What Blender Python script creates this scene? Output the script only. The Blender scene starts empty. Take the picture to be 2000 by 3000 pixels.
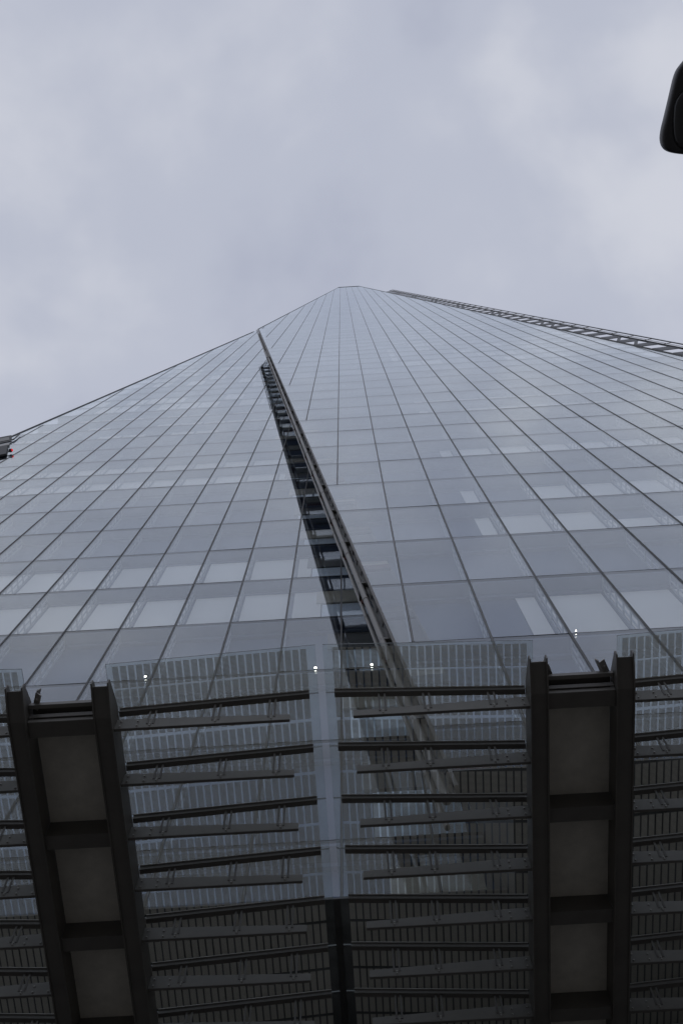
import bpy, math, random
from math import radians, sin, cos
from mathutils import Vector, Matrix
random.seed(7)

# ------------------------------------------------------------------ camera, sky, sun, exposure
scene = bpy.context.scene
CZ = 1.65                                   # eye height above the pavement
cam_d = bpy.data.cameras.new('camera'); cam = bpy.data.objects.new('camera', cam_d)
scene.collection.objects.link(cam); scene.camera = cam
cam_d.sensor_fit = 'VERTICAL'; cam_d.sensor_height = 36.0; cam_d.sensor_width = 24.0
cam_d.lens = 42.0; cam_d.clip_start = 0.05; cam_d.clip_end = 6000
RC = Matrix(((0.99825627, -0.05789886, -0.01149535),
             (0.05862845, 0.94985279, 0.30715205),
             (-0.00686487, -0.30729041, 0.95159102)))        # columns: right, down, forward
cam.matrix_world = Matrix.Translation((0, 0, CZ)) @ Matrix((
    (RC[0][0], -RC[0][1], -RC[0][2], 0), (RC[1][0], -RC[1][1], -RC[1][2], 0),
    (RC[2][0], -RC[2][1], -RC[2][2], 0), (0, 0, 0, 1)))

SUN_EL, SUN_AZ = radians(38), radians(20)   # sun stands behind the tower, veiled by cloud
world = bpy.data.worlds.new('World'); scene.world = world; world.use_nodes = True
nt = world.node_tree; N = nt.nodes; L = nt.links
for n in list(N): N.remove(n)
w_out = N.new('ShaderNodeOutputWorld'); w_bg = N.new('ShaderNodeBackground')
sky = N.new('ShaderNodeTexSky'); sky.sky_type = 'NISHITA'; sky.sun_disc = False
sky.sun_elevation = SUN_EL; sky.sun_rotation = SUN_AZ; sky.air_density = 1.0; sky.dust_density = 3.0
sky_s = N.new('ShaderNodeVectorMath'); sky_s.operation = 'SCALE'; sky_s.inputs['Scale'].default_value = 0.07
L.new(sky.outputs[0], sky_s.inputs[0])
tc = N.new('ShaderNodeTexCoord')
mp = N.new('ShaderNodeMapping'); mp.inputs['Location'].default_value = (5.416, -0.997, 7.841)
L.new(tc.outputs['Generated'], mp.inputs['Vector'])
n1 = N.new('ShaderNodeTexNoise'); n1.inputs['Scale'].default_value = 3.4; n1.inputs['Detail'].default_value = 5.0
n1.inputs['Roughness'].default_value = 0.45; n1.inputs['Distortion'].default_value = 0.35
L.new(mp.outputs[0], n1.inputs['Vector'])
n2 = N.new('ShaderNodeTexNoise'); n2.inputs['Scale'].default_value = 11.0; n2.inputs['Detail'].default_value = 4.0
n2.inputs['Roughness'].default_value = 0.5
L.new(mp.outputs[0], n2.inputs['Vector'])
nm = N.new('ShaderNodeMath'); nm.operation = 'MULTIPLY_ADD'; nm.inputs[1].default_value = 0.26
L.new(n2.outputs['Fac'], nm.inputs[0]); L.new(n1.outputs['Fac'], nm.inputs[2])
cr = N.new('ShaderNodeValToRGB'); cr.color_ramp.interpolation = 'EASE'
e = cr.color_ramp.elements
e[0].position = 0.42; e[0].color = (0.425, 0.455, 0.565, 1)
e[1].position = 0.84; e[1].color = (0.645, 0.665, 0.74, 1)
m_ = cr.color_ramp.elements.new(0.63); m_.color = (0.512, 0.542, 0.642, 1)
L.new(nm.outputs[0], cr.inputs['Fac'])
mixs = N.new('ShaderNodeMix'); mixs.data_type = 'RGBA'; mixs.inputs[0].default_value = 0.93
L.new(sky_s.outputs[0], mixs.inputs[6]); L.new(cr.outputs['Color'], mixs.inputs[7])
L.new(mixs.outputs[2], w_bg.inputs['Color']); w_bg.inputs['Strength'].default_value = 1.0
L.new(w_bg.outputs[0], w_out.inputs['Surface'])

sun_d = bpy.data.lights.new('sun', 'SUN'); sun_d.energy = 0.5; sun_d.angle = radians(12); sun_d.color = (1.0, 0.96, 0.9)
sun = bpy.data.objects.new('sun', sun_d); scene.collection.objects.link(sun)
sdir = Vector((sin(SUN_AZ) * cos(SUN_EL), cos(SUN_AZ) * cos(SUN_EL), sin(SUN_EL)))
sun.rotation_euler = sdir.to_track_quat('Z', 'Y').to_euler(); sun.location = sdir * 500

vs = scene.view_settings
vs.view_transform = 'Standard'; vs.look = 'None'; vs.exposure = 0.0; vs.gamma = 1.0; vs.use_curve_mapping = False
scene.render.engine = 'CYCLES'
cy = scene.cycles; cy.max_bounces = 12; cy.transparent_max_bounces = 32; cy.glossy_bounces = 6; cy.diffuse_bounces = 4
cy.caustics_reflective = False; cy.caustics_refractive = False; cy.use_denoising = True

# ------------------------------------------------------------------ helpers
COL = scene.collection
class MB:
    """collects polygons with a material slot, builds one mesh"""
    def __init__(s): s.v = []; s.f = []; s.m = []; s.uv = {}
    def poly(s, pts, mi=0):
        i = len(s.v); s.v += [tuple(p) for p in pts]; s.f.append(tuple(range(i, i + len(pts)))); s.m.append(mi)
    def hexa(s, c, mi=0):
        i = len(s.v); s.v += [tuple(p) for p in c]
        for q in ((0, 3, 2, 1), (4, 5, 6, 7), (0, 1, 5, 4), (1, 2, 6, 5), (2, 3, 7, 6), (3, 0, 4, 7)):
            s.f.append(tuple(i + k for k in q)); s.m.append(mi)
        return s
    def box(s, x0, x1, y0, y1, z0, z1, mi=0):
        return s.hexa(((x0, y0, z0), (x1, y0, z0), (x1, y1, z0), (x0, y1, z0), (x0, y0, z1), (x1, y0, z1), (x1, y1, z1), (x0, y1, z1)), mi)
    def prism(s, poly, z0, z1, mi=0, top=None):
        """poly: counter-clockwise (x, y); z0 < z1; the face at z1 takes slot `top`"""
        n = len(poly); i = len(s.v)
        s.v += [(p[0], p[1], z0) for p in poly] + [(p[0], p[1], z1) for p in poly]
        s.f.append(tuple(i + k for k in reversed(range(n)))); s.m.append(mi)
        s.f.append(tuple(i + n + k for k in range(n))); s.m.append(mi if top is None else top)
        for k in range(n):
            j = (k + 1) % n
            s.f.append((i + k, i + j, i + n + j, i + n + k)); s.m.append(mi)
        return s
    def bar(s, a, b, w, h, up=(0, 0, 1), mi=0):
        a = Vector(a); b = Vector(b); d = (b - a).normalized(); up = Vector(up)
        x = d.cross(up).normalized() * (w / 2); z = x.cross(d).normalized() * (h / 2)
        return s.hexa([a - x - z, a + x - z, b + x - z, b - x - z, a - x + z, a + x + z, b + x + z, b - x + z], mi)
    def tube(s, a, b, r, n=8, r2=None, mi=0):
        a = Vector(a); b = Vector(b); d = (b - a).normalized(); r2 = r if r2 is None else r2
        x = d.orthogonal().normalized(); y = d.cross(x); i = len(s.v)
        for c, q in ((a, r), (b, r2)):
            for k in range(n):
                t = 2 * math.pi * k / n; s.v.append(tuple(c + (x * cos(t) + y * sin(t)) * q))
        for k in range(n):
            j = (k + 1) % n; s.f.append((i + k, i + j, i + n + j, i + n + k)); s.m.append(mi)
        s.f.append(tuple(i + k for k in reversed(range(n)))); s.m.append(mi)
        s.f.append(tuple(i + n + k for k in range(n))); s.m.append(mi)
        return s
    def mesh(s, name, mats):
        me = bpy.data.meshes.new(name); me.from_pydata(s.v, [], s.f)
        for m in (mats if isinstance(mats, (list, tuple)) else [mats]): me.materials.append(m)
        me.polygons.foreach_set('material_index', s.m); me.update()
        return me
    def build(s, name, mats, parent=None, loc=None, smooth=False):
        me = s.mesh(name, mats)
        if smooth: me.polygons.foreach_set('use_smooth', [True] * len(me.polygons))
        return put(name, me, parent, loc)
def put(name, me, parent=None, loc=None):
    o = bpy.data.objects.new(name, me); COL.objects.link(o); o.parent = parent
    if loc is not None: o.location = loc
    return o
def empty(name, loc=(0, 0, 0)):
    o = bpy.data.objects.new(name, None); COL.objects.link(o); o.location = loc; o.empty_display_size = 0.5
    return o
def tag(o, label=None, cat=None, group=None, kind=None):
    for k, v in (('label', label), ('category', cat), ('group', group), ('kind', kind)):
        if v: o[k] = v
    return o

# ------------------------------------------------------------------ materials
def mat(name):
    m = bpy.data.materials.new(name); m.use_nodes = True
    for n in list(m.node_tree.nodes): m.node_tree.nodes.remove(n)
    return m, m.node_tree.nodes, m.node_tree.links
def plain(name, col, rough=0.5, metal=0.0, var=0.25, scale=3.0, spec=0.5, bump=0.0):
    """painted or metal surface with uneven dirt and gloss"""
    m, N, L = mat(name)
    o = N.new('ShaderNodeOutputMaterial'); p = N.new('ShaderNodeBsdfPrincipled')
    t = N.new('ShaderNodeTexCoord'); n = N.new('ShaderNodeTexNoise')
    n.inputs['Scale'].default_value = scale; n.inputs['Detail'].default_value = 6; n.inputs['Roughness'].default_value = 0.62
    L.new(t.outputs['Object'], n.inputs['Vector'])
    r = N.new('ShaderNodeValToRGB'); a = r.color_ramp.elements
    a[0].position = 0.3; a[1].position = 0.72
    a[0].color = tuple(c * (1 - var) for c in col) + (1,); a[1].color = tuple(min(1, c * (1 + var)) for c in col) + (1,)
    L.new(n.outputs['Fac'], r.inputs['Fac']); L.new(r.outputs['Color'], p.inputs['Base Color'])
    q = N.new('ShaderNodeMath'); q.operation = 'MULTIPLY_ADD'; q.inputs[1].default_value = 0.25; q.inputs[2].default_value = rough - 0.12
    L.new(n.outputs['Fac'], q.inputs[0]); L.new(q.outputs[0], p.inputs['Roughness'])
    p.inputs['Metallic'].default_value = metal; p.inputs['Specular IOR Level'].default_value = spec
    if bump:
        b = N.new('ShaderNodeBump'); b.inputs['Strength'].default_value = bump; b.inputs['Distance'].default_value = 0.01
        L.new(n.outputs['Fac'], b.inputs['Height']); L.new(b.outputs[0], p.inputs['Normal'])
    L.new(p.outputs[0], o.inputs['Surface'])
    return m
def per_object(m, lo):
    """each object takes its own shade of the material: base colour times lo..1"""
    N, L = m.node_tree.nodes, m.node_tree.links
    p = next(n for n in N if n.type == 'BSDF_PRINCIPLED'); src = p.inputs['Base Color'].links[0].from_socket
    oi = N.new('ShaderNodeObjectInfo'); r = N.new('ShaderNodeMapRange'); r.inputs[3].default_value = lo; r.inputs[4].default_value = 1.0
    L.new(oi.outputs['Random'], r.inputs[0])
    v = N.new('ShaderNodeVectorMath'); v.operation = 'SCALE'; L.new(src, v.inputs[0]); L.new(r.outputs[0], v.inputs['Scale']); L.new(v.outputs[0], p.inputs['Base Color'])
    return m
def coated_glass(name, r0, tint, rcol):
    """solar-coated facade glass: part mirror (more so at grazing angles), part see-through, a little dust"""
    m, N, L = mat(name)
    o = N.new('ShaderNodeOutputMaterial'); mx = N.new('ShaderNodeMixShader')
    tr = N.new('ShaderNodeBsdfTransparent'); tr.inputs['Color'].default_value = tint + (1,)
    gl = N.new('ShaderNodeBsdfGlossy'); gl.inputs['Roughness'].default_value = 0.0
    tc = N.new('ShaderNodeTexCoord'); oi = N.new('ShaderNodeObjectInfo')
    gp = N.new('ShaderNodeNewGeometry')
    n1 = N.new('ShaderNodeTexNoise'); n1.inputs['Scale'].default_value = 0.35; n1.inputs['Detail'].default_value = 5
    L.new(gp.outputs['Position'], n1.inputs['Vector'])
    rc = N.new('ShaderNodeValToRGB'); e = rc.color_ramp.elements
    e[0].position = 0.3; e[1].position = 0.7
    e[0].color = tuple(c * 0.94 for c in rcol) + (1,); e[1].color = rcol + (1,)
    L.new(n1.outputs['Fac'], rc.inputs['Fac']); L.new(rc.outputs['Color'], gl.inputs['Color'])
    lw = N.new('ShaderNodeLayerWeight'); lw.inputs['Blend'].default_value = 0.5
    pw = N.new('ShaderNodeMath'); pw.operation = 'POWER'; pw.inputs[1].default_value = 4.7
    L.new(lw.outputs['Facing'], pw.inputs[0])
    rv = N.new('ShaderNodeMath'); rv.operation = 'MULTIPLY_ADD'; rv.inputs[1].default_value = 0.10; rv.inputs[2].default_value = r0 - 0.05
    L.new(oi.outputs['Random'], rv.inputs[0])
    om = N.new('ShaderNodeMath'); om.operation = 'SUBTRACT'; om.inputs[0].default_value = 1.0; L.new(rv.outputs[0], om.inputs[1])
    fc = N.new('ShaderNodeMath'); fc.operation = 'MULTIPLY_ADD'
    L.new(pw.outputs[0], fc.inputs[0]); L.new(om.outputs[0], fc.inputs[1]); L.new(rv.outputs[0], fc.inputs[2])
    L.new(fc.outputs[0], mx.inputs[0]); L.new(tr.outputs[0], mx.inputs[1]); L.new(gl.outputs[0], mx.inputs[2])
    L.new(mx.outputs[0], o.inputs['Surface'])
    return m
def clear_glass(name, tint, gloss=0.04):
    m, N, L = mat(name)
    o = N.new('ShaderNodeOutputMaterial'); mx = N.new('ShaderNodeMixShader')
    tr = N.new('ShaderNodeBsdfTransparent'); tr.inputs['Color'].default_value = tint + (1,)
    gl = N.new('ShaderNodeBsdfGlossy'); gl.inputs['Roughness'].default_value = 0.02
    lw = N.new('ShaderNodeLayerWeight'); lw.inputs['Blend'].default_value = 0.5
    pw = N.new('ShaderNodeMath'); pw.operation = 'POWER'; pw.inputs[1].default_value = 5.0
    fc = N.new('ShaderNodeMath'); fc.operation = 'MULTIPLY_ADD'; fc.inputs[1].default_value = 1 - gloss; fc.inputs[2].default_value = gloss
    L.new(lw.outputs['Facing'], pw.inputs[0]); L.new(pw.outputs[0], fc.inputs[0])
    L.new(fc.outputs[0], mx.inputs[0]); L.new(tr.outputs[0], mx.inputs[1]); L.new(gl.outputs[0], mx.inputs[2])
    L.new(mx.outputs[0], o.inputs['Surface'])
    return m
def dusty(m, amount=0.10):
    """thin film of dirt and dried rain marks on a see-through sheet"""
    N, L = m.node_tree.nodes, m.node_tree.links
    o = next(n for n in N if n.type == 'OUTPUT_MATERIAL'); src = o.inputs['Surface'].links[0].from_socket
    g = N.new('ShaderNodeNewGeometry'); a = N.new('ShaderNodeTexNoise'); a.inputs['Scale'].default_value = 2.3; a.inputs['Detail'].default_value = 8; a.inputs['Roughness'].default_value = 0.7
    L.new(g.outputs['Position'], a.inputs['Vector'])
    r = N.new('ShaderNodeMapRange'); r.inputs[1].default_value = 0.42; r.inputs[2].default_value = 0.75; r.inputs[3].default_value = 0.01; r.inputs[4].default_value = amount
    L.new(a.outputs['Fac'], r.inputs[0])
    d = N.new('ShaderNodeBsdfTranslucent'); d.inputs['Color'].default_value = (0.30, 0.29, 0.27, 1)
    x = N.new('ShaderNodeMixShader'); L.new(r.outputs[0], x.inputs[0]); L.new(src, x.inputs[1]); L.new(d.outputs[0], x.inputs[2]); L.new(x.outputs[0], o.inputs['Surface'])
    return m
def frit_glass(name, rows, pitch_x=0.0935, pitch_s=0.0162):
    """glass printed with ceramic bars: columns of fine stripes in two blocks; UV is in metres from the panel corner"""
    m, N, L = mat(name)
    o = N.new('ShaderNodeOutputMaterial')
    def M(op, a, b=None, c=None):
        n = N.new('ShaderNodeMath'); n.operation = op
        for i, x in enumerate((a, b, c)):
            if x is None: continue
            if isinstance(x, (int, float)): n.inputs[i].default_value = x
            else: L.new(x, n.inputs[i])
        return n.outputs[0]
    uv = N.new('ShaderNodeUVMap'); uv.uv_map = 'metres'
    sp = N.new('ShaderNodeSeparateXYZ'); L.new(uv.outputs[0], sp.inputs[0])
    u, v = sp.outputs[0], sp.outputs[1]
    col = M('LESS_THAN', M('FRACT', M('DIVIDE', u, pitch_x)), 0.78)
    st = M('LESS_THAN', M('FRACT', M('DIVIDE', v, pitch_s)), 0.60)
    blk = None
    for a, b in rows:
        k = M('MULTIPLY', M('GREATER_THAN', v, a), M('LESS_THAN', v, b))
        blk = k if blk is None else M('ADD', blk, k)
    inside = M('MULTIPLY', M('GREATER_THAN', u, 0.0), M('LESS_THAN', u, pitch_x * 25 - 0.02))
    mask = M('MULTIPLY', M('MULTIPLY', col, st), M('MULTIPLY', blk, inside))
    tr = N.new('ShaderNodeBsdfTransparent'); tr.inputs['Color'].default_value = (0.90, 0.93, 0.93, 1)
    df = N.new('ShaderNodeBsdfDiffuse'); df.inputs['Color'].default_value = (0.46, 0.44, 0.38, 1)
    tl = N.new('ShaderNodeBsdfTranslucent'); tl.inputs['Color'].default_value = (0.22, 0.205, 0.17, 1)
    ad = N.new('ShaderNodeMixShader'); ad.inputs[0].default_value = 0.5
    L.new(df.outputs[0], ad.inputs[1]); L.new(tl.outputs[0], ad.inputs[2])
    mx = N.new('ShaderNodeMixShader'); L.new(mask, mx.inputs[0]); L.new(tr.outputs[0], mx.inputs[1]); L.new(ad.outputs[0], mx.inputs[2])
    L.new(mx.outputs[0], o.inputs['Surface'])
    return m
def glow(name, col, s):
    m, N, L = mat(name); o = N.new('ShaderNodeOutputMaterial'); e = N.new('ShaderNodeEmission')
    e.inputs['Color'].default_value = col + (1,); e.inputs['Strength'].default_value = s; L.new(e.outputs[0], o.inputs['Surface'])
    return m
def paving(name):
    m, N, L = mat(name); o = N.new('ShaderNodeOutputMaterial'); p = N.new('ShaderNodeBsdfPrincipled')
    t = N.new('ShaderNodeTexCoord'); b = N.new('ShaderNodeTexBrick')
    b.inputs['Scale'].default_value = 1.0; b.inputs['Brick Width'].default_value = 0.9; b.inputs['Row Height'].default_value = 0.6
    b.inputs['Mortar Size'].default_value = 0.006
    b.inputs['Color1'].default_value = (0.25, 0.235, 0.21, 1); b.inputs['Color2'].default_value = (0.19, 0.18, 0.165, 1)
    b.inputs['Mortar'].default_value = (0.07, 0.068, 0.065, 1)
    L.new(t.outputs['Object'], b.inputs['Vector']); L.new(b.outputs['Color'], p.inputs['Base Color'])
    p.inputs['Roughness'].default_value = 0.75; L.new(p.outputs[0], o.inputs['Surface'])
    return m

STEEL = plain('dark_painted_steel', (0.092, 0.086, 0.076), 0.5, var=0.16, scale=2.5)
ARM = plain('grey_painted_steel', (0.145, 0.139, 0.125), 0.45, var=0.14, scale=4.0)
GALV = plain('galvanised_steel', (0.30, 0.29, 0.27), 0.42, metal=0.4, var=0.2, scale=6.0)
PANEL = plain('soffit_infill_panel', (0.49, 0.465, 0.405), 0.55, var=0.22, scale=2.2)
MULL = plain('mullion_metal', (0.035, 0.037, 0.040), 0.45, var=0.15)
MULLC = plain('mullion_cap', (0.22, 0.22, 0.21), 0.4, metal=0.3, var=0.15)
GLASS = coated_glass('facade_glass', 0.095, (0.93, 0.96, 0.98), (0.925, 0.97, 1.0))
INNER_CLEAR = clear_glass('pane_inner_face', (0.98, 0.99, 1.0), 0.0)
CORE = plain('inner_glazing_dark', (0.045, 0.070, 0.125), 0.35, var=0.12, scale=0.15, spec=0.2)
BLIND = per_object(plain('roller_blind', (0.90, 0.885, 0.84), 0.8, var=0.04, scale=0.7), 0.80)
SHELF = plain('cavity_shelf', (0.10, 0.135, 0.21), 0.6, var=0.2, scale=1.0)
FIN = plain('cavity_bracket', (0.26, 0.30, 0.36), 0.5, var=0.15)
PIPE = plain('pipe_metal', (0.175, 0.166, 0.15), 0.42, metal=0.15, var=0.15, scale=2.0)
BLACK = plain('near_black_finish', (0.035, 0.035, 0.034), 0.6)  # even near-black colour of wing beams, slab edges, ties and cradle parts
BEIGE = plain('beige_spandrel', (0.50, 0.46, 0.37), 0.6, var=0.12)
WGLASS = plain('inner_pane_sky_tone', (0.72, 0.80, 0.88), 0.4, var=0.08, spec=0.25)  # opaque; sky reflected in the inner glazing is put into this pale colour
RUST = plain('red_oxide_bracket', (0.10, 0.035, 0.025), 0.6)
SOFF = plain('tower_soffit', (0.06, 0.06, 0.06), 0.6, var=0.3, scale=0.3)
STONE = plain('base_stone', (0.10, 0.10, 0.10), 0.6, var=0.3, scale=0.6)
FRIT0 = frit_glass('fritted_glass', ((0.03, 0.340), (0.378, 0.690)))
FRIT1 = frit_glass('fritted_glass_edge', ((0.045, 0.335), (0.360, 0.690)))
CGLASS = dusty(clear_glass('canopy_glass_face', (0.94, 0.965, 0.96), 0.03), 0.13)
LAMPW = glow('white_lamp', (1.0, 0.93, 0.82), 14.0)
LAMPR = glow('red_lamp', (1.0, 0.03, 0.04), 0.7)
LBLACK = plain('street_lamp_black', (0.018, 0.018, 0.019), 0.45, var=0.2)
PAVE = paving('granite_paving')

# ------------------------------------------------------------------ ground
g = MB().box(-900, 900, -900, 900, -0.5, 0.0).build('pavement', PAVE); tag(g, kind='structure')

# ------------------------------------------------------------------ tower
BETA = radians(6.0); DR, DL = 7.23, 9.40
PW = 1.5; U0 = 2.46
def frame(d):
    return Matrix.Translation((0, d * cos(BETA), CZ - d * sin(BETA))) @ Matrix((
        (1, 0, 0, 0), (0, sin(BETA), -cos(BETA), 0), (0, cos(BETA), sin(BETA), 0), (0, 0, 0, 1)))
FR, FL = frame(DR), frame(DL)
def to_px(M, u, v, z=0.0):
    p = M @ Vector((u, v, z)); p.z -= CZ
    c = RC.transposed() @ p
    if c.z <= 0: return None
    return 1000 + 3500 * c.x / c.z, 1500 + 3500 * c.y / c.z
def clip(poly, a, b, c):
    """keep a*u + b*v + c >= 0"""
    out = []
    for i in range(len(poly)):
        p, q = poly[i], poly[(i + 1) % len(poly)]
        dp, dq = a * p[0] + b * p[1] + c, a * q[0] + b * q[1] + c
        if dp >= 0: out.append(p)
        if dp * dq < 0:
            t = dp / (dp - dq); out.append((p[0] + (q[0] - p[0]) * t, p[1] + (q[1] - p[1]) * t))
    return out
EDGE_K, EDGE_0 = -0.0893, 2.55              # wing edge: u = EDGE_0 + EDGE_K * v
TOPV = 331.0
RH = [(1, -EDGE_K, -EDGE_0), (1, -0.0467, 9.97 + 0.0467 * 139.3), (-1, -0.0656, 26.3), (0, 1, -16.0), (0, -1, TOPV)]
WING = 0.9                                  # the right-hand glazing oversails its body by this much
RHC = [(1, -EDGE_K, -EDGE_0 - WING)] + RH[1:]
LH = [(1, -0.0745, 26.2), (-1, EDGE_K, EDGE_0 + WING - 0.02), (0, 1, -16.46)]
def facade_poly(H, u0, u1, v0, v1, inset=0.0):
    p = [(u0, v0), (u1, v0), (u1, v1), (u0, v1)]
    for a, b, c in H:
        p = clip(p, a, b, c - inset)
        if len(p) < 3: return []
    q = []
    for x in p:
        if not q or (abs(x[0] - q[-1][0]) + abs(x[1] - q[-1][1])) > 1e-4: q.append(x)
    if len(q) > 2 and abs(q[0][0] - q[-1][0]) + abs(q[0][1] - q[-1][1]) < 1e-4: q.pop()
    if len(q) < 3: return []
    ar = sum(q[i][0] * q[(i + 1) % len(q)][1] - q[(i + 1) % len(q)][0] * q[i][1] for i in range(len(q))) / 2
    return q if ar > 0.004 else []

tower = empty('glass_tower', (0, 24, 0))
tag(tower, 'tall leaning glass skyscraper tapering to a point in the grey sky', 'skyscraper')
def under_tower(o, M):
    o.parent = tower; o.matrix_parent_inverse = tower.matrix_world.inverted(); o.matrix_world = M
bpy.context.view_layer.update()

FAC = [dict(key='R', M=FR, H=RH, v0=26.1, ph=4.22, u=(-12, 27), v=(16.0, TOPV), z0=-30.0, label='right-hand glass facade standing proud of the left one'),
       dict(key='L', M=FL, H=LH, v0=31.04, ph=4.25, u=(-27, 4), v=(16.46, 183), z0=-28.0, label='left-hand glass facade, set back behind the slanted wing edge')]
def row_span(F, va, vb):
    va, vb = max(va, F['v'][0]), min(vb, F['v'][1]); out = []
    for v in (va, vb):
        if F['key'] == 'R': out.append((max(EDGE_0 + EDGE_K * v, -9.97 + 0.0467 * (v - 139.3)), 26.3 - 0.0656 * v))
        else: out.append((-26.2 + 0.0745 * v, EDGE_0 + WING + EDGE_K * v))
    return max(a for a, b in out), min(b for a, b in out)
cells = []
for F in FAC:
    full = facade_poly(RHC if F['key'] == 'R' else F['H'], F['u'][0], F['u'][1], F['v'][0], F['v'][1])
    b = MB(); b.prism(full, F['z0'], -0.46, 1, 0)
    o = b.build('facade', [CORE, SOFF]); under_tower(o, F['M']); o['label'] = F['label']; F['o'] = o
    k0 = math.floor((F['u'][0] - U0) / PW); k1 = math.ceil((F['u'][1] - U0) / PW)
    r0 = math.floor((F['v'][0] - F['v0']) / F['ph']); r1 = math.ceil((F['v'][1] - F['v0']) / F['ph'])
    F['r'] = (r0, r1); F['k'] = (k0, k1)
    for r in range(r0, r1 + 1):
        va, vb = F['v0'] + r * F['ph'] + 0.011, F['v0'] + (r + 1) * F['ph'] - 0.011
        lo, hi = row_span(F, va, vb)
        ks = [k for k in range(k0, k1 + 2) if lo + 0.05 < U0 + k * PW < hi - 0.05]
        for k in ks: F.setdefault('mull', {}).setdefault(k, []).append((max(va, F['v'][0]), min(vb, F['v'][1])))
        spans = [(ks[i] - 1 if i == 0 else ks[i - 1], -99 if i == 0 else U0 + ks[i - 1] * PW, U0 + ks[i] * PW) for i in range(len(ks))]
        spans.append((ks[-1] if ks else 0, U0 + ks[-1] * PW if ks else -99, 99))
        for k, ua, ub in spans:
            ua += 0.022; ub -= 0.022
            p = facade_poly(F['H'], ua, ub, va, vb, 0.02)
            if not p: continue
            px = [to_px(F['M'], *q) for q in p]
            if None in px: continue
            px = [(min(max(x, -150), 2150), min(max(y, 0), 3000)) for x, y in px]
            area = abs(sum(px[i][0] * px[(i + 1) % len(px)][1] - px[(i + 1) % len(px)][0] * px[i][1] for i in range(len(px)))) / 2
            fullcell = len(p) == 4 and abs(p[0][0] - ua) < 1e-3 and abs(p[2][0] - ub) < 1e-3 and abs(p[0][1] - va) < 1e-3 and abs(p[2][1] - vb) < 1e-3
            cells.append((area, F, k, r, p, fullcell))
cells.sort(key=lambda c: -c[0])
own = cells[:300]
share = {}
for area, F, k, r, p, fullcell in own:
    if fullcell:
        if F['key'] not in share:
            share[F['key']] = MB().prism([(0, 0), (PW - 0.044, 0), (PW - 0.044, F['ph'] - 0.022), (0, F['ph'] - 0.022)], -0.03, 0.0, 1, 0).mesh('pane', [GLASS, INNER_CLEAR])
        put('pane', share[F['key']], F['o'], (p[0][0], p[0][1], 0)).rotation_euler = (random.gauss(0, 0.0003), random.gauss(0, 0.002), 0)
    else:
        x0, y0 = p[0]
        MB().prism([(x - x0, y - y0) for x, y in p], -0.03, 0.0, 1, 0).build('pane', [GLASS, INNER_CLEAR], F['o'], (x0, y0, 0))
for F in FAC:
    b = MB()
    for area, F2, k, r, p, fc in cells[300:]:
        if F2 is F: b.prism(p, -0.03, 0.0, 1, 0)
    o = b.build('upper_glazing', [GLASS, INNER_CLEAR], F['o']); o['kind'] = 'stuff'

# mullions, transoms, cavity shelves
for F in FAC:
    k0, k1 = F['k']; r0, r1 = F['r']
    for k, rs in sorted(F['mull'].items()):
        u = U0 + k * PW
        va, vb = min(a for a, c in rs), max(c for a, c in rs)
        if vb - va < 1: continue
        b = MB()
        b.box(-0.022, -0.008, 0, vb - va, -0.05, 0.016, 0); b.box(0.008, 0.022, 0, vb - va, -0.05, 0.016, 0); b.box(-0.008, 0.008, 0, vb - va, -0.05, 0.006, 1)
        b.build('mullion', [MULL, MULLC], F['o'], (u, va, 0))
    for r in range(r0, r1 + 1):
        v = F['v0'] + r * F['ph']
        hw = 0.0085 if r < 4 else 0.0055 if r < 8 else 0.0035
        p = facade_poly(F['H'], F['u'][0], F['u'][1], v - 0.01, v + 0.01)
        if not p: continue
        ua, ub = min(q[0] for q in p), max(q[0] for q in p)
        MB().box(0, ub - ua, -hw, hw, -0.05, 0.003 if r < 8 else -0.002).build('transom', MULL, F['o'], (ua, v, 0))
        if r > 12: continue
        b = MB(); b.box(0, ub - ua, -0.09, 0.05, -0.455, -0.055); b.box(0, ub - ua, -0.22, -0.094, -0.455, -0.36)
        b.build('cavity_shelf', SHELF, F['o'], (ua, v, 0))
    p = facade_poly(F['H'], F['u'][0], F['u'][1], F['v'][0], F['v'][0] + 0.1)
    ua, ub = min(q[0] for q in p), max(q[0] for q in p)
    MB().box(0, ub - ua, -0.05, -0.012, -0.47, 0.0).build('bottom_sill', SOFF, F['o'], (ua, F['v'][0], 0))
    # thin metal trim along the free left-hand edge
    b = MB()
    if F['key'] == 'R':
        a = (-9.97, 139.3); c = (-9.97 + 0.0467 * (TOPV - 139.3), TOPV)
        b.bar((a[0], a[1], 0.0), (c[0], c[1], 0.0), 0.06, 0.08, (0, 0, 1)); b.bar((c[0], c[1], 0), (26.3 - 0.0656 * TOPV, TOPV, 0), 0.12, 0.16, (0, 0, 1))
        b.bar((26.3 - 0.0656 * TOPV, TOPV, 0), (26.3 - 0.0656 * 263, 263, 0), 0.08, 0.1, (0, 0, 1))
    else:
        b.bar((-26.2 + 0.0745 * 16.46, 16.46, 0), (-26.2 + 0.0745 * 175, 175, 0), 0.05, 0.10, (0, 0, 1))
    b.build('edge_trim', MULL, F['o'])

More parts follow.
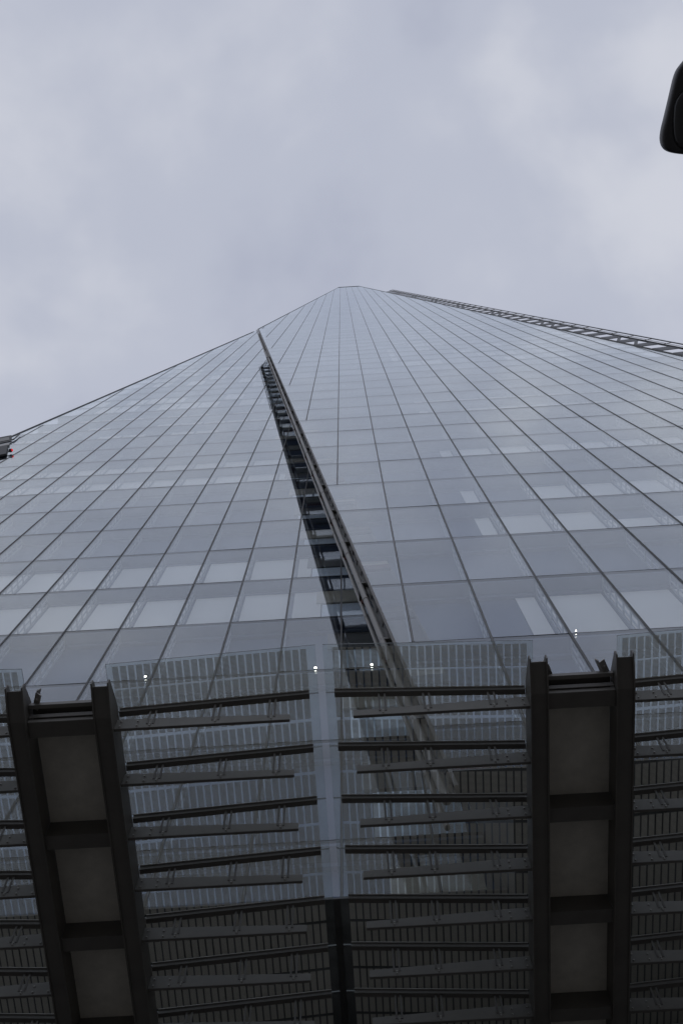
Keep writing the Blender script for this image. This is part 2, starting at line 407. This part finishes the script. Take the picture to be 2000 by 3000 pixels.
# blinds drawn behind some of the panes, brackets in the cavity
rngb = random.Random(11)
BR = {'R': {}, 'L': {}}
pat_R = {-2: 0, -1: 1, 0: 0, 1: 1, 2: 1, 3: 0, 4: 1, 5: 0, 6: 0, 7: 1, 8: 1, 9: 0, 10: .7, 11: .8, 12: .4, 13: .3, 14: .5}
pat_L = {-1: 0, -2: 0, 0: 1, 1: 1, 2: 0, 3: 0, 4: 0, 5: 1, 6: 1, 7: 0, 8: 0, 9: .6, 10: 1, 11: .6, 12: 0, 13: .5, 14: .6}
bm_u = {'R': MB(), 'L': MB()}
nb = 0
blind_mesh = {}
for area, F, k, r, p, fc in cells:
    key = F['key']; pr = (pat_R if key == 'R' else pat_L).get(r, 0.35 if r > 0 else 0)
    if rngb.random() > pr: continue
    us = [q[0] for q in p]; vv = [q[1] for q in p]
    wid = max(us) - min(us); top = 0.10 if not (key == 'R' and r == 1 and k >= 3) else 0.30
    if key == 'R' and r == 2 and k == 1: continue
    if r > 6: top = rngb.choice((0.1, 0.1, 0.1, 0.25))
    ua, ub, va, vb = min(us) + 0.05, max(us) - 0.05, F['v0'] + r * F['ph'] + 0.06, F['v0'] + (r + 1) * F['ph'] * 1 - 0.25
    if top > 0.2: vb = va + (vb - va) * (1 - top)
    if key == 'R' and k <= 0:
        if k < 0 or r < -1: continue
        ua = ub - 0.42
    if key == 'L':
        ub = min(ub, EDGE_0 + EDGE_K * (va + 2.1) - 0.75)
        if ub - ua < 0.3: continue
        fc = fc and ub > max(us) - 0.06
    if not fc:
        if wid < 0.8 or va < F['v'][0]: continue
        ok = facade_poly(F['H'], ua, ub, va, vb, 0.1)
        if len(ok) < 4: continue
        lo, hi = min(q[0] for q in ok), max(q[0] for q in ok)
        quad = ok
    else: quad = [(ua, va), (ub, va), (ub, vb), (ua, vb)]
    if nb < 140:
        kk = (round(ub - ua, 2), round(vb - va, 2))
        if fc:
            if kk not in blind_mesh: blind_mesh[kk] = MB().box(0, ub - ua, 0, vb - va, -0.012, 0.0).mesh('blind', BLIND)
            put('blind', blind_mesh[kk], F['o'], (ua, va, -0.42))
        else: MB().prism([(x - ua, y - va) for x, y in quad], -0.012, 0.0).build('blind', BLIND, F['o'], (ua, va, -0.42))
        nb += 1
    else: bm_u[key].prism(quad, -0.432, -0.42)
for F in FAC:
    if bm_u[F['key']].f: bm_u[F['key']].build('upper_blinds', BLIND, F['o'])['kind'] = 'stuff'
fm = {}
for F in FAC:
    b = MB(); H_ = F['ph'] - 0.16
    b.box(-0.012, 0.012, 0, H_, -0.10, -0.055); b.box(-0.012, 0.012, 0, H_, -0.41, -0.36)
    for i in range(7):
        y = 0.05 + i * (H_ - 0.1) / 6; b.box(-0.012, 0.012, y - 0.05, y + 0.05, -0.36, -0.10)
    b.box(-0.012, 0.012, 0.05, H_ - 0.05, -0.245, -0.215)
    fm[F['key']] = b.mesh('cavity_bracket', FIN)
nf = 0
for area, F, k, r, p, fc in cells:
    if F['key'] == 'L' and p[1][0] > EDGE_0 + EDGE_K * p[1][1] - 0.6: continue
    if fc and nf < 200:
        put('cavity_bracket', fm[F['key']], F['o'], (U0 + k * PW, F['v0'] + r * F['ph'] + 0.06, 0)); nf += 1
        

# ---- the wing: return wall between the two facade planes, with pipes and a lattice edge
n_ = math.sqrt(1 + EDGE_K ** 2)
WM = FR @ Matrix(((-1 / n_, EDGE_K / n_, 0, EDGE_0), (EDGE_K / n_, 1 / n_, 0, 0), (0, 0, -1, 0), (0, 0, 0, 1)))
S0, S1, SC = 16.1, 139.5, 138.0
DEP = DL - DR
rw = MB().box(-WING - 0.5, -WING, S0, S1 - 2, 0.5, DEP + 0.4).build('return_wall', STEEL); under_tower(rw, WM)
wing = MB().box(-0.10, -0.04, S0, SC, 0.46, 0.52).box(-WING - 0.05, -WING + 0.02, S0, SC, 0.46, 0.52).build('wing_frame', STEEL); under_tower(wing, WM)
wing['label'] = 'dark slanted wing edge with pipes and lattice between the two facades'
PH_ = 4.22 * n_
for i in range(40):
    s = S0 + 0.9 + i * PH_
    if s + PH_ > SC: break
    b = MB(); b.box(-0.05, 0.19, s + 1.35, s + 1.45, 0.10, 0.62, 0); b.box(0.06, 0.16, s + 1.1, s + 1.35, 0.50, 0.60, 1); b.box(0.0, 0.16, s + 0.9, s + 1.35, 0.24, 0.30, 0)
    b.build('pipe_bracket', [STEEL, RUST], wing)
    MB().box(-WING + 0.025, -0.105, s + 0.1, s + 1.6, 0.47, 0.52).build('wing_panel', BEIGE if i % 2 else STEEL, wing)
    MB().box(-WING + 0.025, -0.105, s - 0.35, s + 0.09, 0.46, 0.53).build('wing_beam', BLACK if i % 3 else RUST, wing)
# slab edges and inner glazing that show where the wing keeps the sky out of the left facade
FLo = FAC[1]
for r in range(FLo['r'][0] + 1, 20):
    v = FLo['v0'] + r * FLo['ph']
    uj = EDGE_0 + EDGE_K * v
    if v > 120: break
    c = [(uj - 0.75, v), (uj + WING - 0.1, v)]
    MB().box(0, 1.5, -1.55, -0.30, 0, 0.06).build('spandrel_panel', BEIGE if r % 2 else STEEL, FLo['o'], (uj - 0.7, v, -0.455))
    MB().box(0, 1.5, -0.29, 0.06, 0, 0.04).build('slab_edge', BLACK if r % 3 == 0 else STEEL, FLo['o'], (uj - 0.7, v, -0.455))
    MB().box(0, 1.6, 0.08, 2.62, 0, 0.03).build('inner_pane', WGLASS, FLo['o'], (uj - 0.9, v, -0.455))
for q, t, rad, s1 in ((0.15, 0.16, 0.066, 105.0), (0.16, 0.56, 0.044, 112.0)):
    b = MB(); b.tube((q, S0 - 0.7, t), (q, s1, t), rad, 12)
    i = 0
    while S0 + 1 + i * PH_ < s1:
        s = S0 + 1 + i * PH_; b.tube((q, s, t), (q, s + 0.10, t), rad * 1.16, 12); i += 1
    b.build('pipe', PIPE, wing, smooth=False)
b = MB()
b.box(-0.035, 0.02, S0 - 0.6, S1 + 0.4, -0.02, 0.02); b.box(-0.03, 0.03, S0 - 0.4, S1, 0.20, 0.235)
s = S0
while s < S1:
    b.hexa([(0.0, s, 0.02), (0.0, s + 0.62, 0.02), (0.0, s + 0.36, 0.2), (0.0, s + 0.26, 0.2), (0.02, s, 0.02), (0.02, s + 0.62, 0.02), (0.02, s + 0.36, 0.2), (0.02, s + 0.26, 0.2)]); s += 1.05
b.build('lattice_edge', STEEL, wing)
b = MB()                                    # ladder at the top of the wing
b.box(0.03, 0.07, 97, S1, 0.03, 0.08); b.box(0.28, 0.32, 97, S1, 0.03, 0.08)
s = 97.5
while s < S1: b.box(0.07, 0.28, s, s + 0.25, 0.04, 0.06); s += 1.1
b.build('ladder', GALV, wing)

# ---- far right-hand edge: proud lattice with posts
k_, c_ = -0.0656, 26.3
n2_ = math.sqrt(1 + k_ * k_)
EM = FR @ Matrix(((1 / n2_, k_ / n2_, 0, c_), (-k_ / n2_, 1 / n2_, 0, 0), (0, 0, 1, 0), (0, 0, 0, 1)))
b = MB().box(-0.05, 0.06, 16, 262, -0.2, 0.05)
far = b.build('edge_rail', STEEL); under_tower(far, EM); far['label'] = 'dark outrigger frame along the far right edge of the tower'
def edge_bar(x, z, w, h, m): MB().box(x - w / 2, x + w / 2, 30, 262, z - h / 2, z + h / 2).build('rail', m, far)
edge_bar(1.0, 0.20, 0.10, 0.09, MULL); edge_bar(1.02, 0.262, 0.08, 0.026, STEEL); edge_bar(1.5, 0.37, 0.12, 0.06, MULL); edge_bar(1.22, 0.29, 0.05, 0.02, MULL)
post = MB().hexa([(0.06, 0, 0.03), (0.96, -0.9, 0.17), (0.96, 1.1, 0.17), (0.06, 2.0, 0.03), (0.06, 0, 0.07), (0.96, -0.9, 0.21), (0.96, 1.1, 0.21), (0.06, 2.0, 0.07)]).mesh('outrigger_plate', MULL)
tie = MB().bar((1.0, -1.2, 0.2), (1.5, -2.2, 0.37), 0.4, 0.03).mesh('tie', BLACK)
brace = MB().bar((0.06, 1.5, 0.05), (0.96, 4.2, 0.19), 0.25, 0.03).mesh('brace', MULL)
i = 0
while 30 + i * 4.22 < 260:
    s = 30 + i * 4.22
    put('outrigger_plate', post, far, (0, s, 0)); put('tie', tie, far, (0, s, 0))
    if i % 6 in (1, 2): put('brace', brace, far, (0, s, 0))
    i += 1

# ---- underside and base
b = MB().box(-26, 25, 17.0, 44, 0, 14.8); base = b.build('base_wall', STONE, tower)
base.matrix_parent_inverse = tower.matrix_world.inverted()

# ------------------------------------------------------------------ glass canopy
canopy = empty('glass_canopy', (-0.51, 17.0, CZ + 12.5))
tag(canopy, 'canopy of fritted glass panels on dark steel beams in front of the tower', 'canopy')
bpy.context.view_layer.update()
CM = Matrix.Translation((0, 0, CZ)); CI = canopy.matrix_world.inverted()
def cput(o):
    o.parent = canopy; o.matrix_parent_inverse = CI @ CM
    return o
YP = [6.53 + 0.736 * i for i in range(14)]
Y_END = 17.0; ZB = 12.5; ZT = 12.92
PAIRS = (-3.575, 2.51); HALF = 3.0425                  # half a bay: from pair centre to the valley between glass fields
def profile_x(b, x0, x1, pts, mi=0):
    """prism along x of a closed outline given as (y, z)"""
    n = len(pts); i = len(b.v)
    b.v += [(x0, y, z) for y, z in pts] + [(x1, y, z) for y, z in pts]
    b.f.append(tuple(i + k for k in range(n))); b.m.append(mi)
    b.f.append(tuple(i + n + k for k in reversed(range(n)))); b.m.append(mi)
    for k in range(n):
        j = (k + 1) % n; b.f.append((i + k, i + n + k, i + n + j, i + j)); b.m.append(mi)
beam_b = MB()
side = [(6.385, ZB), (Y_END, ZB), (Y_END, ZT), (6.42, ZT), (5.98, ZB + 0.19), (5.98, ZB + 0.09)]
profile_x(beam_b, -0.105, -0.087, side); profile_x(beam_b, 0.087, 0.105, side)
profile_x(beam_b, -0.087, 0.087, [(6.39, ZB + 0.02), (Y_END, ZB + 0.02), (Y_END, ZB + 0.045), (6.395, ZB + 0.045), (6.035, ZB + 0.135), (6.03, ZB + 0.11)])
beam_me = beam_b.mesh('main_beam', STEEL)
bolt_me = MB().tube((0, 0, 0), (0, -0.014, 0), 0.012, 6).mesh('bolt', GALV)
strut_me = MB().box(-0.012, 0.012, -0.03, -0.022, 0, 1).mesh('strut', STEEL)
infill_me = MB().box(-0.39, 0.39, 0.0, 1.272, 0, 0.03).mesh('infill_panel', PANEL)
cross_b = MB()
cross_b.box(-0.39, 0.39, 0.0, 0.195, 0.0, 0.02); cross_b.box(-0.39, 0.39, 0.0, 0.012, 0.02, 0.34); cross_b.box(-0.39, 0.39, 0.183, 0.195, 0.02, 0.34)
cross_me = cross_b.mesh('cross_beam', STEEL)
head_b = MB()
head_b.box(-0.39, 0.39, 0.07, 0.12, 0.09, 0.15, 1); head_b.box(-0.39, 0.39, 0.122, 0.30, 0.24, 0.26); head_b.box(-0.39, 0.39, 0.205, 0.215, 0.04, 0.12, 1)
head_b.box(-0.39, 0.39, 0.235, 0.43, -0.04, -0.015); head_b.box(-0.39, 0.39, 0.225, 0.234, -0.04, 0.03, 1); head_b.box(-0.39, 0.39, 0.42, 0.43, -0.014, 0.27); head_b.box(-0.39, 0.39, 0.305, 0.419, 0.22, 0.24)
head_me = head_b.mesh('head_beam', [STEEL, ARM])
clip_b = MB(); clip_b.box(-0.05, 0.05, -0.16, 0.16, 0.0, 0.015); clip_b.hexa([(-0.05, -0.2, 0.015), (-0.035, -0.2, 0.015), (-0.035, 0.14, 0.015), (-0.05, 0.14, 0.015), (-0.05, -0.2, 0.1), (-0.035, -0.2, 0.1), (-0.035, 0.14, 0.1), (-0.05, 0.14, 0.1)])
clip_b.tube((0, -0.05, -0.03), (0, -0.05, 0.04), 0.02, 6); clip_b.tube((0, 0.06, -0.03), (0, 0.06, 0.04), 0.02, 6)
clip_me = clip_b.mesh('clamp_bracket', GALV)
for pc in PAIRS:
    for sx in (-0.50, 0.50):
        o = cput(put('main_beam', beam_me)); o.location = (pc + sx, 0, 0)
    o = cput(put('head_beam', head_me)); o.location = (pc, 6.19, ZB + 0.10)
    for j in range(7):
        y = 7.90 + 1.472 * j
        o = cput(put('cross_beam', cross_me)); o.location = (pc, y + 0.05, ZB + 0.06)
        o = cput(put('infill_panel', infill_me)); o.location = (pc, y - 1.225, ZB + 0.36)
o = cput(put('clamp_bracket', clip_me)); o.location = (PAIRS[0] - 0.30, 6.24, ZB + 0.24); o.rotation_euler = (0.15, 0.45, 0.42); o.scale = (0.8, 0.7, 0.8)
o = cput(put('clamp_bracket', clip_me)); o.location = (PAIRS[1] + 0.30, 6.22, ZB + 0.24); o.rotation_euler = (0.15, -0.4, -0.45); o.scale = (0.8, 0.7, 0.8)
o = cput(put('clamp_bracket', clip_me)); o.location = (PAIRS[1] - 0.36, 6.22, ZB + 0.27); o.rotation_euler = (0.25, 0.5, -0.2); o.scale = (0.7, 0.6, 0.7)

def purlin_z(x): return 12.93 + 0.20 * (x - 0.6) / 2.25       # underside of a purlin, x from pair centre
X0, X1 = 0.607, 2.89
for pc in PAIRS:
    for sd in (-1, 1):
        tilt_end = X1 if True else X1
        for i, y in enumerate(YP):
            def X(x): return pc + sd * x
            # purlin: sloping channel under the glass
            b = MB()
            def seg(xa, xb, ya, yb, za, zb, mi):
                c = [(X(xa), ya, purlin_z(xa) + za), (X(xb), ya, purlin_z(xb) + za), (X(xb), yb, purlin_z(xb) + za), (X(xa), yb, purlin_z(xa) + za),
                     (X(xa), ya, purlin_z(xa) + zb), (X(xb), ya, purlin_z(xb) + zb), (X(xb), yb, purlin_z(xb) + zb), (X(xa), yb, purlin_z(xa) + zb)]
                b.hexa(c, mi)
            seg(X0, X1, y, y + 0.008, 0.0, 0.075, 0); seg(X0, X1, y + 0.008, y + 0.06, 0.0, 0.008, 0); seg(X0, X1, y + 0.06, y + 0.068, 0.0, 0.075, 0)
            seg(X0, X1, y - 0.018, y - 0.001, 0.062, 0.072, 1)
            pu = cput(b.build('purlin', [STEEL, GALV]))
            # cantilever arm below it: tapering web on a narrow flange
            b = MB(); ya, yb = y + 0.03, y + 0.042; xa, xb = 0.608, 2.67; za = 12.56
            h0, h1 = 0.235, 0.125
            b.hexa([(X(xa), ya, za), (X(xb), ya, za), (X(xb), yb, za), (X(xa), yb, za),
                    (X(xa), ya, za + h0), (X(xb), ya, za + h1), (X(xb), yb, za + h1), (X(xa), yb, za + h0)], 0)
            b.hexa([(X(xa), ya - 0.004, za - 0.012), (X(xb), ya - 0.004, za - 0.012), (X(xb), yb + 0.018, za - 0.012), (X(xa), yb + 0.018, za - 0.012),
                    (X(xa), ya - 0.004, za - 0.001), (X(xb), ya - 0.004, za - 0.001), (X(xb), yb + 0.018, za - 0.001), (X(xa), yb + 0.018, za - 0.001)], 1)
            arm = cput(b.build('support_arm', [ARM, STEEL]))
            if i < 8:
                for xc in (1.02, 1.79, 2.45 if sd > 0 else 2.32):
                    for dx in (-0.035, 0.035):
                        zt = purlin_z(xc) - 12.64
                        s_ = put('strut', strut_me, arm); s_.location = (X(xc + dx), y + 0.052, 12.64); s_.scale = (1, 1, zt)
                    put('bolt', bolt_me, arm, (X(xc), ya, za + 0.04)); put('bolt', bolt_me, arm, (X(xc), ya, za + 0.075))
                for dx, dz in ((0.06, 0.045), (0.06, 0.165), (0.26, 0.045), (0.26, 0.15)):
                    put('bolt', bolt_me, arm, (X(xa + dx), ya, za + dz))
# glass panels: one field per purlin bay, edge strip first
def glass_panel(pc, sd, ya, yb, m):
    xa, xb = 0.50, HALF - 0.045
    th = 0.018; dz = 0.085
    def P(x, y, z): return (pc + sd * x, y, purlin_z(x) + dz + z)
    b = MB()
    c = [P(xa, ya, 0), P(xb, ya, 0), P(xb, yb, 0), P(xa, yb, 0), P(xa, ya, th), P(xb, ya, th), P(xb, yb, th), P(xa, yb, th)]
    if sd < 0: c = [c[1], c[0], c[3], c[2], c[5], c[4], c[7], c[6]]
    b.hexa(c, 2); b.m[0] = 1; b.m[1] = 0
    me = b.mesh('glass_panel', [m, CGLASS, EDGE])
    uvl = me.uv_layers.new(name='metres')
    for li, lp in enumerate(me.loops):
        x, y, z = me.vertices[lp.vertex_index].co
        uvl.data[li].uv = (abs(x - pc) - xa - 0.068, y - ya)
    return cput(put('glass_panel', me))
EDGE = plain('glass_edge', (0.03, 0.045, 0.045), 0.2, var=0.1)
for pc in PAIRS:
    for sd in (-1, 1):
        glass_panel(pc, sd, 5.935, YP[0] - 0.002 + 0.045, FRIT1)
        for i in range(len(YP) - 1):
            glass_panel(pc, sd, YP[i] + 0.053, YP[i + 1] + 0.042, FRIT0)

# ------------------------------------------------------------------ small lit lamps on the facade
def spot(M, u, v, r, label):
    o = MB().tube((0, 0, 0.0), (0, 0, 0.02), r * 1.25, 12, r * 1.25).build('facade_lamp', MULL)
    o.matrix_world = M @ Matrix.Translation((u, v, 0.003))
    l = MB().tube((0, 0, 0.0205), (0, 0, 0.045), r * 1.05, 12, r * 0.8).build('lens', LAMPW, o)
    tag(o, label, 'lamp', 'small lit lamps on the facade')
spot(FL, -5.18, 26.9, 0.028, 'small lit lamp behind the left end of the canopy glass')
spot(FL, -1.15, 26.85, 0.028, 'small lit lamp seen at the gap between the two glass fields')
spot(FL, 0.18, 26.85, 0.028, 'small lit lamp in the dark strip beside the pipes')
spot(FR, 4.08, 21.9, 0.007, 'small lit lamp above the beam pair on the right')

# ------------------------------------------------------------------ maintenance cradle on the left edge
cr_ = empty('maintenance_cradle'); cr_.matrix_world = FL @ Matrix.Translation((-20.0, 66.5, 0.05))
tag(cr_, 'dark maintenance cradle with a red lamp on the left edge of the tower', 'cradle')
def plate(name, pts, z0, z1, m):
    q = [(u + 20.0, v - 66.5) for u, v in pts]
    if sum(q[i][0] * q[(i + 1) % len(q)][1] - q[(i + 1) % len(q)][0] * q[i][1] for i in range(len(q))) < 0: q.reverse()
    return MB().prism(q, z0, z1).build(name, m, cr_)
plate('motor_box', [(-21.6, 60.3), (-18.85, 64.6), (-19.72, 68.1), (-22.6, 63.9)], 0.0, 0.10, BLACK)
plate('cover_plate', [(-21.7, 65.6), (-19.75, 68.5), (-19.95, 69.3), (-21.95, 66.5)], 0.0, 0.05, GALV)
plate('frame', [(-22.6, 66.2), (-20.02, 70.0), (-20.75, 72.7), (-23.4, 69.0)], 0.0, 0.06, BLACK)
plate('mesh_panel', [(-21.5, 68.6), (-20.85, 69.6), (-21.2, 70.9), (-21.9, 69.9)], 0.061, 0.08, ARM)
plate('mesh_panel', [(-20.75, 69.75), (-20.25, 70.45), (-20.65, 71.75), (-21.1, 71.05)], 0.061, 0.08, ARM)
b = MB(); b.bar((-0.35, 6.6, 0.05), (-0.05, 4.0, 0.05), 0.06, 0.05); b.bar((-0.6, 6.1, 0.05), (-0.3, 3.7, 0.05), 0.06, 0.05); b.bar((-0.6, 4.3, 0.05), (-0.05, 4.1, 0.05), 0.2, 0.04); b.build('hook_rail', BLACK, cr_)
b = MB(); b.bar((0.95, -1.1, 0.06), (1.15, -0.9, 0.08), 0.2, 0.04); b.bar((0.75, -3.0, 0.06), (1.0, -5.2, 0.06), 0.08, 0.05); b.build('bracket', BLACK, cr_)
def ball(name, c, r, m):
    b = MB(); rings = []
    for i in range(1, 6):
        a = math.pi * i / 6; rings.append([(c[0] + r * sin(a) * cos(2 * math.pi * k / 12), c[1] + r * sin(a) * sin(2 * math.pi * k / 12), c[2] - r * cos(a)) for k in range(12)])
    n = 12
    for q in rings: b.v += q
    for k in range(4):
        for a in range(n): b.f.append((k * n + a, k * n + (a + 1) % n, (k + 1) * n + (a + 1) % n, (k + 1) * n + a)); b.m.append(0)
    b.f.append(tuple(reversed(range(n)))); b.m.append(0); b.f.append(tuple(4 * n + a for a in range(n))); b.m.append(0)
    return b.build(name, m, cr_, smooth=True)
ball('lamp_housing', (1.12, -0.9, 0.11), 0.115, BLACK)
ball('red_lens', (1.185, -0.9, 0.12), 0.085, LAMPR)

# ------------------------------------------------------------------ street lamp
lamp = empty('street_lamp', (1.985, -0.75, 0))
tag(lamp, 'black street lamp head hanging in at the upper right edge', 'street lamp')
bpy.context.view_layer.update()
HZ = CZ + 6.5
outline = [(-0.06, -0.42), (0.06, -0.42), (0.09, -0.30), (0.185, -0.20), (0.215, -0.16), (0.235, -0.07), (0.262, 0.05), (0.284, 0.14), (0.28, 0.19), (0.255, 0.225), (0.20, 0.243), (0.1, 0.256), (0, 0.26)]
left = [(-x, y) for x, y in reversed(outline[2:-1])]
loop = outline + left
for _ in range(2):                           # round the corners of the moulded housing
    loop = [q for i in range(len(loop)) for q in (
        (0.75 * loop[i][0] + 0.25 * loop[(i + 1) % len(loop)][0], 0.75 * loop[i][1] + 0.25 * loop[(i + 1) % len(loop)][1]),
        (0.25 * loop[i][0] + 0.75 * loop[(i + 1) % len(loop)][0], 0.25 * loop[i][1] + 0.75 * loop[(i + 1) % len(loop)][1]))]
def ring(f, z, sh=0.0): return [(x * f, (y - 0.0) * f + sh, z) for x, y in loop]
def loft(b, rings):
    n = len(rings[0]); i = len(b.v)
    for r in rings: b.v += r
    for k in range(len(rings) - 1):
        for a in range(n):
            c = (a + 1) % n; b.f.append((i + k * n + a, i + k * n + c, i + (k + 1) * n + c, i + (k + 1) * n + a)); b.m.append(0)
    b.f.append(tuple(i + a for a in reversed(range(n)))); b.m.append(0)
    b.f.append(tuple(i + (len(rings) - 1) * n + a for a in range(n))); b.m.append(0)
b = MB(); loft(b, [ring(0.93, -0.012), ring(0.985, -0.004), ring(1.0, 0.012), ring(1.0, 0.05), ring(0.96, 0.09), ring(0.82, 0.14), ring(0.5, 0.175)])
hd = b.build('lamp_head', LBLACK, lamp, smooth=True); hd.location = (0, 0.75, HZ)
def sring(sx, sy, z, y0=0.03, n=28):
    o_ = []
    for k in range(n):
        t = 2 * math.pi * k / n; c, s = cos(t), sin(t); e_ = 0.62
        o_.append((sx * math.copysign(abs(c) ** e_, c), y0 + sy * math.copysign(abs(s) ** e_, s), z))
    return o_
b = MB(); loft(b, [sring(0.19, 0.145, -0.040, 0.075), sring(0.225, 0.168, -0.032, 0.075), sring(0.235, 0.175, -0.010, 0.075)])
b.build('lens_cover', plain('smoked_lens', (0.022, 0.022, 0.022), 0.3), hd, smooth=True)
MB().box(-0.14, -0.11, 0.245, 0.268, -0.01, 0.03).build('latch', LBLACK, hd)
b = MB(); b.tube((0, 0, 0.0), (0, 0, HZ - 0.15), 0.085, 16, 0.055); b.tube((0, 0, 0), (0, 0, 0.9), 0.12, 16, 0.11); b.build('pole', LBLACK, lamp)
b = MB(); b.tube((0, -0.03, HZ - 0.2), (0, 0.0, HZ + 0.05), 0.055, 12, 0.05); b.tube((0, 0, HZ + 0.05), (0, 0.42, HZ + 0.06), 0.045, 12, 0.05); b.build('bracket_arm', LBLACK, lamp)
